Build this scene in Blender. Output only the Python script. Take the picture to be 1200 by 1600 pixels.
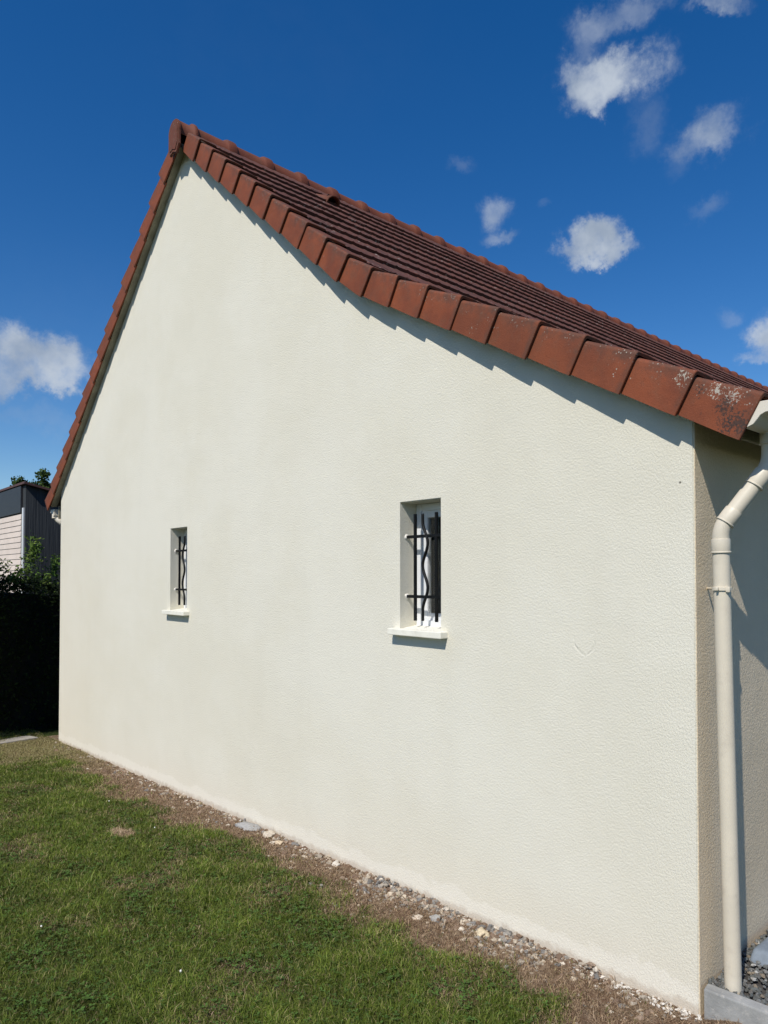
import bpy, bmesh, math, random
import numpy as np
from mathutils import Vector, Matrix, noise
random.seed(7); rng = np.random.default_rng(7)
S = bpy.context.scene
for o in list(bpy.data.objects): bpy.data.objects.remove(o)

# ------------------------------------------------------------------ camera
cd = bpy.data.cameras.new("camera"); cam = bpy.data.objects.new("camera", cd)
S.collection.objects.link(cam); S.camera = cam
th = math.atan2(990, 1112); pt = math.radians(1.3)
Rv = Vector((math.cos(th), -math.sin(th), 0)); F0 = Vector((math.sin(th), math.cos(th), 0)); Z = Vector((0, 0, 1))
Fv = F0 * math.cos(pt) + Z * math.sin(pt); Uv = -F0 * math.sin(pt) + Z * math.cos(pt)
cam.matrix_world = Matrix.Translation((-3.237, -1.471, 2.0)) @ Matrix((Rv, Uv, -Fv)).transposed().to_4x4()
cd.sensor_fit = 'HORIZONTAL'; cd.sensor_width = 36; cd.lens = 36 * 1112 / 1200; cd.shift_y = 75.76 / 1200
cd.clip_start = 0.05; cd.clip_end = 2000

# ------------------------------------------------------------------ light
SUN = Vector((1, .32, -1.14)).normalized()
el = math.asin(-SUN.z); az = math.atan2(-SUN.x, -SUN.y)
sd = bpy.data.lights.new("sun", 'SUN'); sd.energy = 4.3; sd.angle = math.radians(.53); sd.color = (1, .955, .88)
so = bpy.data.objects.new("sun", sd); S.collection.objects.link(so)
so.rotation_euler = SUN.to_track_quat('-Z', 'Y').to_euler(); so.location = (-20, -8, 25)
S.view_settings.view_transform = 'Standard'; S.view_settings.look = 'None'
S.view_settings.exposure = 0; S.view_settings.gamma = 1
S.render.resolution_x = 768; S.render.resolution_y = 1024

# ------------------------------------------------------------------ world : sky + small cumulus placed by direction
W = bpy.data.worlds.new("World"); S.world = W; W.use_nodes = True
wt = W.node_tree; wt.nodes.clear()
class G:
    def __init__(s, t): s.t = t
    def n(s, typ, **k):
        nd = s.t.nodes.new(typ)
        for a, b in k.items(): setattr(nd, a, b)
        return nd
    def put(s, sock, v):
        if isinstance(v, bpy.types.NodeSocket): s.t.links.new(v, sock)
        elif isinstance(v, bpy.types.Node): s.t.links.new(v.outputs[0], sock)
        else: sock.default_value = v
    def m(s, op, a, b=0., c=0., clamp=False):
        nd = s.n('ShaderNodeMath', operation=op, use_clamp=clamp)
        s.put(nd.inputs[0], a); s.put(nd.inputs[1], b); s.put(nd.inputs[2], c); return nd.outputs[0]
    def v(s, op, a, b=None, out=0):
        nd = s.n('ShaderNodeVectorMath', operation=op); s.put(nd.inputs[0], a)
        if b is not None: s.put(nd.inputs[1], b)
        return nd.outputs[out]
    def ss(s, x, a, b, lo=0., hi=1.):
        nd = s.n('ShaderNodeMapRange', interpolation_type='SMOOTHSTEP')
        s.put(nd.inputs[0], x); nd.inputs[1].default_value = a; nd.inputs[2].default_value = b
        nd.inputs[3].default_value = lo; nd.inputs[4].default_value = hi; return nd.outputs[0]
    def noise(s, vec, scale, detail=3, rough=.5, dist=0., col=False):
        nd = s.n('ShaderNodeTexNoise'); s.put(nd.inputs['Vector'], vec)
        nd.inputs['Scale'].default_value = scale; nd.inputs['Detail'].default_value = detail
        nd.inputs['Roughness'].default_value = rough; nd.inputs['Distortion'].default_value = dist
        return nd.outputs[1 if col else 0]
    def mix(s, f, a, b, blend='MIX'):
        nd = s.n('ShaderNodeMix', data_type='RGBA', blend_type=blend)
        s.put(nd.inputs[0], f)
        for i, c in ((6, a), (7, b)):
            if isinstance(c, (tuple, list)) and len(c) == 3: c = (*c, 1)
            s.put(nd.inputs[i], c)
        return nd.outputs[2]
    def sep(s, vec):
        nd = s.n('ShaderNodeSeparateXYZ'); s.put(nd.inputs[0], vec); return nd.outputs
g = G(wt)
sky = g.n('ShaderNodeTexSky', sky_type='NISHITA', sun_disc=False, sun_elevation=el, sun_rotation=az % (2 * math.pi))
sky.air_density = 1.0; sky.dust_density = .35; sky.ozone_density = 2.4; sky.altitude = 200
hs = g.n('ShaderNodeHueSaturation'); hs.inputs['Saturation'].default_value = 1.40; hs.inputs['Value'].default_value = 1.44; hs.inputs['Hue'].default_value = .508
g.put(hs.inputs['Color'], sky)
tc = g.n('ShaderNodeTexCoord').outputs['Generated']
wob = g.v('SUBTRACT', g.noise(tc, 12, 9, .66, 0, True), (.5, .5, .5))
f = 1112.; px0 = 600.; py0 = 875.76
CL = [(985, -2, 46, 24, .40), (915, 34, 34, 26, .42), (960, 118, 64, 38, 1.), (905, 112, 30, 30, .8), (930, 156, 38, 20, .75), (1128, 190, 40, 30, .5), (1088, 224, 42, 24, .42), (1008, 200, 26, 34, .26), (925, 376, 40, 25, .95), (950, 396, 40, 13, .7), (892, 392, 28, 12, .6),
      (768, 330, 28, 26, .55), (782, 370, 30, 13, .45), (1108, 320, 28, 17, .3), (1200, 522, 32, 40, .85), (1178, 566, 36, 12, .5), (28, 540, 56, 34, .85), (96, 574, 46, 34, .8), (20, 588, 84, 26, .65), (90, 600, 56, 22, .5), (60, 650, 90, 24, .22),
      (1122, -4, 50, 16, .6), (718, 255, 20, 12, .24), (1143, 490, 14, 16, .3), (852, 322, 14, 7, .16), (1060, 262, 20, 20, .2),
      (440, 60, 300, 120, .05), (130, 480, 180, 90, .06)]
cov = None
for (cx, cy, rx, ry, dn) in CL:
    d = (Fv * f + Rv * (cx - px0) + Uv * (py0 - cy)).normalized()
    r = d.cross(Z).normalized(); u = r.cross(d)
    w = max(.10, min(.34, 60 / f * 2.6)) * min(.85, rx / 75 + .25)
    q = g.v('ADD', tc, g.v('MULTIPLY', wob, (w, w, w)))
    a = g.v('DOT_PRODUCT', q, tuple(r * (f / rx)), 1); b = g.v('DOT_PRODUCT', q, tuple(u * (f / ry)), 1)
    c = g.m('SQRT', g.m('ADD', g.m('MULTIPLY', a, a), g.m('MULTIPLY', g.m('SUBTRACT', b, 0), g.m('SUBTRACT', b, 0))))
    fr = g.m('GREATER_THAN', g.v('DOT_PRODUCT', tc, tuple(d), 1), 0)
    mk = g.m('MULTIPLY', g.ss(c, 1.28, .2), g.m('MULTIPLY', fr, dn))
    cov = mk if cov is None else g.m('SUBTRACT', g.m('ADD', cov, mk), g.m('MULTIPLY', cov, mk))
fine = g.noise(tc, 34, 7, .6)
cov = g.m('MULTIPLY', cov, g.ss(fine, .18, .62, .55, 1.))
dens = g.ss(cov, 0, 1.0, 0, .98)
big = g.noise(tc, 15, 5, .55)
ccol = g.mix(g.ss(big, .3, .7), (4.0, 4.9, 6.3), (6.9, 7.7, 8.8))
skyc = g.mix(dens, hs.outputs[0], ccol)
bg = g.n('ShaderNodeBackground'); g.put(bg.inputs[0], skyc); bg.inputs[1].default_value = .078
g.put(g.n('ShaderNodeOutputWorld').inputs[0], bg.outputs[0])

# ------------------------------------------------------------------ helpers
COL = S.collection
def link(name, bm_or_me, mats, parent=None, smooth=False, **tags):
    if isinstance(bm_or_me, bmesh.types.BMesh):
        me = bpy.data.meshes.new(name); bm_or_me.normal_update(); bm_or_me.to_mesh(me); bm_or_me.free()
    else: me = bm_or_me
    if not isinstance(mats, (list, tuple)): mats = [mats]
    for m in mats: me.materials.append(m)
    if smooth:
        me.polygons.foreach_set('use_smooth', [True] * len(me.polygons))
    o = bpy.data.objects.new(name, me); COL.objects.link(o)
    if parent: o.parent = parent
    for k, v in tags.items(): o[k] = v
    return o
def empty(name, loc, label, cat, group=None):
    o = bpy.data.objects.new(name, None); COL.objects.link(o); o.location = loc; o.empty_display_size = .2
    o['label'] = label; o['category'] = cat
    if group: o['group'] = group
    return o
def quadbox(bm, c, bev=0., seg=2):
    """c: 8 corners, bottom 4 ccw then top 4"""
    vs = [bm.verts.new(p) for p in c]
    fs = [(3, 2, 1, 0), (4, 5, 6, 7), (0, 1, 5, 4), (1, 2, 6, 5), (2, 3, 7, 6), (3, 0, 4, 7)]
    ff = [bm.faces.new([vs[i] for i in f_]) for f_ in fs]
    if bev:
        ed = set(e for f_ in ff for e in f_.edges)
        bmesh.ops.bevel(bm, geom=list(ed), offset=bev, segments=seg, profile=.6, affect='EDGES')
def box(bm, x0, x1, y0, y1, z0, z1, bev=0., seg=2):
    quadbox(bm, [(x0, y0, z0), (x1, y0, z0), (x1, y1, z0), (x0, y1, z0), (x0, y0, z1), (x1, y0, z1), (x1, y1, z1), (x0, y1, z1)], bev, seg)
def tube(bm, pts, rad, n=20, cap=True):
    pts = [Vector(p) for p in pts]; rings = []
    if not isinstance(rad, (list, tuple)): rad = [rad] * len(pts)
    t0 = (pts[1] - pts[0]).normalized(); ref = Vector((1, 0, 0)) if abs(t0.x) < .9 else Vector((0, 1, 0))
    nrm = t0.cross(ref).normalized()
    for i, p in enumerate(pts):
        a = pts[max(0, i - 1)]; b = pts[min(len(pts) - 1, i + 1)]
        t = (b - a).normalized(); nrm = (nrm - t * nrm.dot(t)).normalized(); bi = t.cross(nrm)
        rings.append([bm.verts.new(p + (nrm * math.cos(2 * math.pi * k / n) + bi * math.sin(2 * math.pi * k / n)) * rad[i]) for k in range(n)])
    for a, b in zip(rings, rings[1:]):
        for k in range(n): bm.faces.new((a[k], a[(k + 1) % n], b[(k + 1) % n], b[k]))
    if cap: bm.faces.new(rings[0][::-1]); bm.faces.new(rings[-1])
def prism(bm, poly, x0, x1):
    """poly of (y,z) extruded along x"""
    a = [bm.verts.new((x0, y, z)) for y, z in poly]; b = [bm.verts.new((x1, y, z)) for y, z in poly]
    bm.faces.new(a); bm.faces.new(b[::-1]); n = len(poly)
    for i in range(n): bm.faces.new((a[i], b[i], b[(i + 1) % n], a[(i + 1) % n]))
    bmesh.ops.recalc_face_normals(bm, faces=bm.faces[:])
def smooth_sharp(o, ang=35):
    me = o.data; me.polygons.foreach_set('use_smooth', [True] * len(me.polygons))
    try: me.set_sharp_from_angle(angle=math.radians(ang))
    except Exception: pass

# ------------------------------------------------------------------ materials
def mat(name):
    m = bpy.data.materials.new(name); m.use_nodes = True; t = m.node_tree; t.nodes.clear(); g = G(t)
    p = g.n('ShaderNodeBsdfPrincipled'); o = g.n('ShaderNodeOutputMaterial'); g.put(o.inputs[0], p.outputs[0])
    return m, g, p
def bump(g, p, h, dist, strength=1.):
    b = g.n('ShaderNodeBump'); b.inputs['Strength'].default_value = strength; b.inputs['Distance'].default_value = dist
    g.put(b.inputs['Height'], h); g.put(p.inputs['Normal'], b.outputs[0]); return b
def simple(name, col, rough=.5, var=.08, scale=6, bd=0., bs=60, spec=.5, metal=0., dirt=None):
    m, g, p = mat(name); oc = g.n('ShaderNodeTexCoord').outputs['Object']
    n1 = g.noise(oc, scale, 5, .6)
    c = g.mix(g.ss(n1, .3, .7), tuple(x * (1 - var) for x in col), tuple(min(1, x * (1 + var)) for x in col))
    if dirt: c = g.mix(g.m('MULTIPLY', g.ss(g.noise(oc, scale * 3.3, 6, .65), .52, .72), dirt[1]), c, dirt[0])
    g.put(p.inputs['Base Color'], c); p.inputs['Roughness'].default_value = rough
    p.inputs['Specular IOR Level'].default_value = spec; p.inputs['Metallic'].default_value = metal
    if bd: bump(g, p, g.noise(oc, bs, 4, .6), bd)
    return m

def render_wall(name, col, col2, foot, marks=False, grain=1.0):
    m, g, p = mat(name); pos = g.n('ShaderNodeNewGeometry').outputs['Position']
    c3 = g.n('ShaderNodeSeparateXYZ'); g.put(c3.inputs[0], pos); X, Y, Zz = c3.outputs
    b1 = g.noise(pos, .55, 3, .55); b2 = g.noise(pos, 1.7, 4, .6, .4)
    f1 = g.ss(g.m('ADD', g.m('MULTIPLY', b1, .6), g.m('MULTIPLY', b2, .4)), .36, .64)
    c = g.mix(f1, col, col2)
    # soft vertical trowel and run streaks
    st = g.v('MULTIPLY', pos, (2.4, 2.4, .35)); c = g.mix(g.m('MULTIPLY', g.ss(g.noise(st, 1.3, 4, .6), .45, .75), .13), c, tuple(x * .88 for x in col))
    warm = g.ss(g.m('ADD', Zz, g.m('MULTIPLY', g.noise(pos, 1.1, 3), .9)), 1.9, .45)
    c = g.mix(g.m('MULTIPLY', warm, .22), c, tuple((col[0] * 1.0, col[1] * .955, col[2] * .93)))
    if foot:   # bare white primer coat showing irregularly above the soil line
        gl = g.m('MULTIPLY_ADD', Y, .034, Zz)
        nz = g.m('ADD', g.noise(pos, 3.2, 5, .65), g.m('MULTIPLY', g.noise(pos, 13, 5, .7), .45))
        h = g.m('SUBTRACT', gl, g.m('MULTIPLY', nz, .20))
        k = g.ss(h, .006, -.022); c = g.mix(g.m('MULTIPLY', k, .55), c, (.84, .80, .70))
        wz = g.ss(gl, .42, .05); c = g.mix(g.m('MULTIPLY', wz, .35), c, (.70, .64, .52))
        du = g.ss(g.m('SUBTRACT', gl, g.m('MULTIPLY', g.noise(pos, 14, 5, .7), .10)), .022, -.02)
        c = g.mix(g.m('MULTIPLY', du, .5), c, (.42, .33, .24))
        c = g.mix(g.m('MULTIPLY', g.ss(g.noise(pos, 70, 3, .6), .66, .74), g.m('MULTIPLY', k, .5)), c, (.3, .22, .16))
    if marks:
        dd = g.v('LENGTH', g.v('SUBTRACT', pos, (0, .60, 1.66)), None, 1)
        dt = g.ss(g.v('LENGTH', g.v('SUBTRACT', pos, (0, .085, 2.44)), None, 1), .007, .004)
        c = g.mix(g.m('MULTIPLY', dt, .8), c, (.08, .07, .06))
        sp = g.m('MULTIPLY', g.ss(g.noise(pos, 42, 2, .5), .79, .81), .35); c = g.mix(sp, c, (.45, .42, .36))
    g.put(p.inputs['Base Color'], c); p.inputs['Roughness'].default_value = .93; p.inputs['Specular IOR Level'].default_value = .2
    v1 = g.v('MULTIPLY', pos, (1.3, 1.3, 1.))
    h1 = g.noise(v1, 84, 3, .6, .35); h2 = g.noise(v1, 190, 3, .65); h3 = g.noise(pos, 2.2, 3, .5)
    h = g.m('ADD', g.m('ADD', g.m('MULTIPLY', g.ss(h1, .3, .68), .8), g.m('MULTIPLY', h2, .45)), g.m('MULTIPLY', h3, 5.))
    if marks:
        ring = g.m('ABSOLUTE', g.m('SUBTRACT', g.m('ADD', dd, g.m('MULTIPLY', g.noise(pos, 14, 2), .03)), .075))
        brk = g.ss(g.noise(pos, 12, 2), .4, .55)
        h = g.m('ADD', h, g.m('MULTIPLY', g.m('MULTIPLY', g.ss(ring, .010, 0), brk), -1.4))
    bump(g, p, h, .0021 * grain, 1.)
    return m
M_gable = render_wall('gable_render', (.700, .662, .545), (.735, .702, .595), True, True, .62)
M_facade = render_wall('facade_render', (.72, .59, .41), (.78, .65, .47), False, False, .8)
M_sill = simple('sill_paint', (.82, .79, .68), .6, .04, 8, .0006, 90, dirt=((.5, .46, .36), .25))

def tile_mat(name, col, col2, dark, lich, amount=1., rough=.72):
    m, g, p = mat(name); tcn = g.n('ShaderNodeTexCoord'); oc = tcn.outputs['Object']
    oi = g.n('ShaderNodeObjectInfo').outputs['Random']; geo = g.n('ShaderNodeNewGeometry'); pos = geo.outputs['Position']
    n1 = g.noise(pos, 5, 5, .6); c = g.mix(g.ss(n1, .3, .7), col, col2)
    c = g.mix(g.m('MULTIPLY', oi, .5), c, (col[0] * .62, col[1] * .72, col[2] * .78)); c = g.mix(g.m('MULTIPLY', g.ss(g.noise(pos, 9, 5, .7), .48, .7), .35), c, (.15, .07, .04))
    # weathering: dark algae on the upward faces and near the upper edges
    nz = g.sep(geo.outputs['True Normal'])[2]
    zl = g.sep(oc)[2]; yl = g.m('ABSOLUTE', g.sep(oc)[1])
    up = g.ss(nz, .3, .75)
    edge = g.ss(g.m('ADD', zl, g.m('MULTIPLY', g.noise(pos, 11, 5, .7), .20)), .20, .33)
    al = g.m('MAXIMUM', g.m('MULTIPLY', up, .62), g.m('MULTIPLY', edge, .75 * amount))
    if amount == 1.: al = g.m('MAXIMUM', al, g.m('MULTIPLY', g.ss(g.m('ADD', yl, g.m('MULTIPLY', g.noise(pos, 20, 3), .03)), .05, .012), .55))
    al = g.m('MULTIPLY', al, g.ss(g.noise(pos, 22, 5, .6), .25, .6))
    c = g.mix(al, c, dark)
    c = g.mix(g.m('MULTIPLY', g.ss(g.noise(pos, 60, 4, .7), .58, .70), .35), c, tuple(x * .5 for x in col))
    # pale lichen spots, clustered, mostly on top
    vor = g.n('ShaderNodeTexVoronoi'); vor.inputs['Scale'].default_value = 55; g.put(vor.inputs['Vector'], pos)
    sp = g.ss(g.m('ADD', vor.outputs['Distance'], g.m('MULTIPLY', g.noise(pos, 160, 2), .16)), .33, .22)
    clu = g.m('MAXIMUM', g.ss(g.noise(pos, 6.5, 3, .6), .6, .68), g.m('MULTIPLY', g.m('MAXIMUM', edge, g.m('MULTIPLY', up, .8)), g.ss(g.noise(pos, 11, 3), .44, .6)))
    Y = g.sep(pos)[1]
    near = g.ss(Y, 2.5, -.2, .45, 1.)
    c = g.mix(g.m('MULTIPLY', g.m('MULTIPLY', sp, clu), g.m('MULTIPLY', near, .85)), c, lich)
    v2 = g.n('ShaderNodeTexVoronoi'); v2.inputs['Scale'].default_value = 34; g.put(v2.inputs['Vector'], pos)
    bl = g.m('MULTIPLY', g.ss(g.m('ADD', v2.outputs['Distance'], g.m('MULTIPLY', g.noise(pos, 130, 3), .3)), .48, .36), g.ss(g.noise(pos, 8.5, 3, .6), .575, .64))
    c = g.mix(g.m('MULTIPLY', bl, g.ss(Y, .6, -.02, .05, .3)), c, (.028, .024, .022))
    if amount == 1.:   # crusts of black and pale lichen on the lowest tile
        for (cy_, cz_, rad, sc, colr, th_) in ((-.165, 2.735, .05, 95, (.03, .026, .023), .50), (-.215, 2.66, .05, 80, (.035, .03, .026), .47), (-.165, 2.655, .045, 90, (.03, .026, .023), .52), (-.05, 2.83, .04, 90, (.03, .026, .023), .56), (-.20, 2.775, .05, 90, (.44, .42, .36), .55), (-.13, 2.815, .05, 70, (.46, .43, .36), .55), (.02, 2.90, .05, 80, (.45, .42, .34), .56)):
            dd = g.v('LENGTH', g.v('MULTIPLY', g.v('SUBTRACT', pos, (-.1, cy_, cz_)), (.3, 1, 1)), None, 1)
            mk = g.ss(g.m('ADD', g.m('MULTIPLY', g.ss(dd, rad * 1.5, 0), .16), g.noise(pos, sc, 5, .7)), th_ + .09, th_ + .15)
            c = g.mix(g.m('MULTIPLY', mk, g.m('MULTIPLY', g.ss(dd, rad * 1.5, rad * .9), .8)), c, colr)
    g.put(p.inputs['Base Color'], c); p.inputs['Roughness'].default_value = rough; p.inputs['Specular IOR Level'].default_value = .3
    bump(g, p, g.m('ADD', g.noise(pos, 120, 4, .65), g.m('MULTIPLY', g.noise(pos, 14, 3), 1.5)), .0016)
    return m
M_verge = tile_mat('verge_clay', (.250, .066, .026), (.170, .046, .021), (.075, .044, .031), (.40, .37, .31))
M_ridge = tile_mat('ridge_clay', (.20, .054, .026), (.145, .040, .022), (.11, .055, .035), (.46, .42, .34), .5)

m, g, p = mat('field_tile_clay'); M_field = m
tcn = g.n('ShaderNodeTexCoord'); pos = tcn.outputs['Object']
cell = g.n('ShaderNodeTexVoronoi'); cell.inputs['Scale'].default_value = 3.3; g.put(cell.inputs['Vector'], g.v('MULTIPLY', pos, (1.2, 1, 1)))
c = g.mix(g.ss(g.noise(pos, 4, 5, .6), .3, .7), (.095, .040, .031), (.150, .058, .040))
c = g.mix(g.m('MULTIPLY', g.sep(cell.outputs['Color'])[0], .45), c, (.10, .045, .038))
c = g.mix(g.m('MULTIPLY', g.ss(g.noise(pos, 18, 5, .65), .45, .7), .6), c, (.065, .048, .042))
v = g.n('ShaderNodeTexVoronoi'); v.inputs['Scale'].default_value = 26; g.put(v.inputs['Vector'], pos)
lc = g.m('MULTIPLY', g.ss(g.m('ADD', v.outputs['Distance'], g.m('MULTIPLY', g.noise(pos, 90, 2), .2)), .42, .28), g.ss(g.noise(pos, 3.6, 4, .6), .5, .64))
c = g.mix(g.m('MULTIPLY', lc, .7), c, (.36, .34, .30))
g.put(p.inputs['Base Color'], c); p.inputs['Roughness'].default_value = .85; p.inputs['Specular IOR Level'].default_value = .2
bump(g, p, g.noise(pos, 90, 4, .6), .002)

M_soffit = simple('soffit_mortar', (.30, .275, .205), .95, .18, 7, .003, 40, .1, dirt=((.17, .17, .12), .6))
M_deck = simple('roof_timber', (.09, .065, .045), .9, .2, 5)
M_pvc = simple('sand_pvc', (.67, .60, .475), .42, .05, 3, .0003, 30, .45, dirt=((.42, .36, .29), .28))
M_pvcw = simple('pale_pvc', (.70, .64, .53), .4, .03, 3, .0, 30, .45)
M_frame = simple('window_pvc', (.70, .71, .72), .28, .02, 3, 0, 1, .5)
M_iron = simple('black_iron', (.006, .006, .006), .5, .2, 30, .0006, 160, .25)
M_anchor = simple('anchor_mortar', (.78, .75, .68), .8, .08, 40)
M_dark = simple('interior_dark', (.05, .05, .05), .9)
M_curt = simple('curtain_cloth', (.06, .062, .066), .9, .1, 12)
M_conc = simple('kerb_concrete', (.30, .30, .285), .9, .16, 9, .0025, 70, .2, dirt=((.50, .47, .42), .55))
M_slab = simple('slab_concrete', (.36, .33, .29), .9, .14, 8, .003, 40, .2)
M_block = simple('block_concrete', (.20, .235, .275), .8, .14, 14, .002, 60, .2)
m, g, p = mat('window_glass'); M_glass = m
p.inputs['Base Color'].default_value = (.9, .93, .92, 1); p.inputs['Roughness'].default_value = .01; p.inputs['IOR'].default_value = 1.45
p.inputs['Transmission Weight'].default_value = 1

# ------------------------------------------------------------------ roof lines
YK, YA = 2.418, 5.178
SL, SU = .54, .8326
ZK = 2.704 + SL * YK
ZA = ZK + SU * (YA - YK)
YE0, YE1 = -.216, 9.22
def zb(y):
    if y < YK: return 2.704 + SL * y
    if y < YA: return ZK + SU * (y - YK)
    return ZA - SU * (y - YA)
def nrm(y):
    if y > YA: a = math.atan(SU); return Vector((0, math.sin(a), math.cos(a)))
    a = math.atan(SL if y < YK else SU); return Vector((0, -math.sin(a), math.cos(a)))
XL = 15.0; YF = 8.97
house = empty('house', (4, 3, 0), 'cream rendered house gable under a red clay tiled roof, two small barred windows', 'house')
house.location = (0, 0, 0)

# gable wall (with the two reveals) -------------------------------------------------
WIN = [(1.627, 2.004, 1.62, 2.494), (5.105, 5.482, 1.62, 2.494)]
TW = .30
Y0 = .021
ys = sorted(set([Y0, YK, YA, YF] + [w[0] for w in WIN] + [w[1] for w in WIN]))
def top(y): return zb(y) + .09
bm = bmesh.new()
def vq(pts): bm.faces.new([bm.verts.new(p) for p in pts])
def strip(x, flip):
    for a, b in zip(ys, ys[1:]):
        segs = [(-.8, -.8, top(a), top(b))]
        for (w0, w1, s0, s1) in WIN:
            if a > w0 - 1e-6 and b < w1 + 1e-6: segs = [(-.8, -.8, s0, s0), (s1, s1, top(a), top(b))]
        for (a0, b0, a1, b1) in segs:
            q = [(x, a, a0), (x, b, b0), (x, b, b1), (x, a, a1)]
            vq(q if flip else q[::-1])
strip(0, False); strip(TW, True)
for (w0, w1, s0, s1) in WIN:
    cuts = [w0] + [y_ for y_ in ys if w0 < y_ < w1] + [w1]
    for a, b in zip(cuts, cuts[1:]): vq([(0, a, s0), (0, b, s0), (TW, b, s0), (TW, a, s0)]); vq([(0, a, s1), (TW, a, s1), (TW, b, s1), (0, b, s1)])
    vq([(0, w0, s0), (TW, w0, s0), (TW, w0, s1), (0, w0, s1)]); vq([(0, w1, s0), (0, w1, s1), (TW, w1, s1), (TW, w1, s0)])
vq([(0, Y0, -.8), (TW, Y0, -.8), (TW, Y0, top(Y0)), (0, Y0, top(Y0))]); vq([(0, YF, -.8), (0, YF, top(YF)), (TW, YF, top(YF)), (TW, YF, -.8)])
bmesh.ops.remove_doubles(bm, verts=bm.verts[:], dist=1e-5)
bmesh.ops.recalc_face_normals(bm, faces=bm.faces[:])
# soften the outer arrises a little
ee = [e for e in bm.edges if len(e.link_faces) == 2 and all(abs(v.co.x) < 1e-5 for v in e.verts) and e.calc_face_angle(0) > 1.2]
bmesh.ops.bevel(bm, geom=ee, offset=.004, segments=2, affect='EDGES')
link('gable_wall', bm, M_gable, house)
bm = bmesh.new(); box(bm, TW, XL - .3, Y0 + .0005, .30, -.8, top(0) - .01); link('side_wall', bm, M_facade, house, label='tan rendered side wall round the corner')
# the corner return belongs to the side wall's older render
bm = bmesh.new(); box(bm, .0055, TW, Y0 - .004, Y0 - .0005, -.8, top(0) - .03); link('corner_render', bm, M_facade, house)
bm = bmesh.new(); box(bm, TW, XL - .3, YF - .3, YF - .003, -.8, top(YF) - .01); link('rear_wall', bm, M_facade, house)
bm = bmesh.new(); prism(bm, [(0, -.8), (YF, -.8), (YF, top(YF)), (YA, top(YA)), (YK, top(YK)), (0, top(0))], XL - .3, XL); link('gable_wall', bm, M_facade, house)

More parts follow.
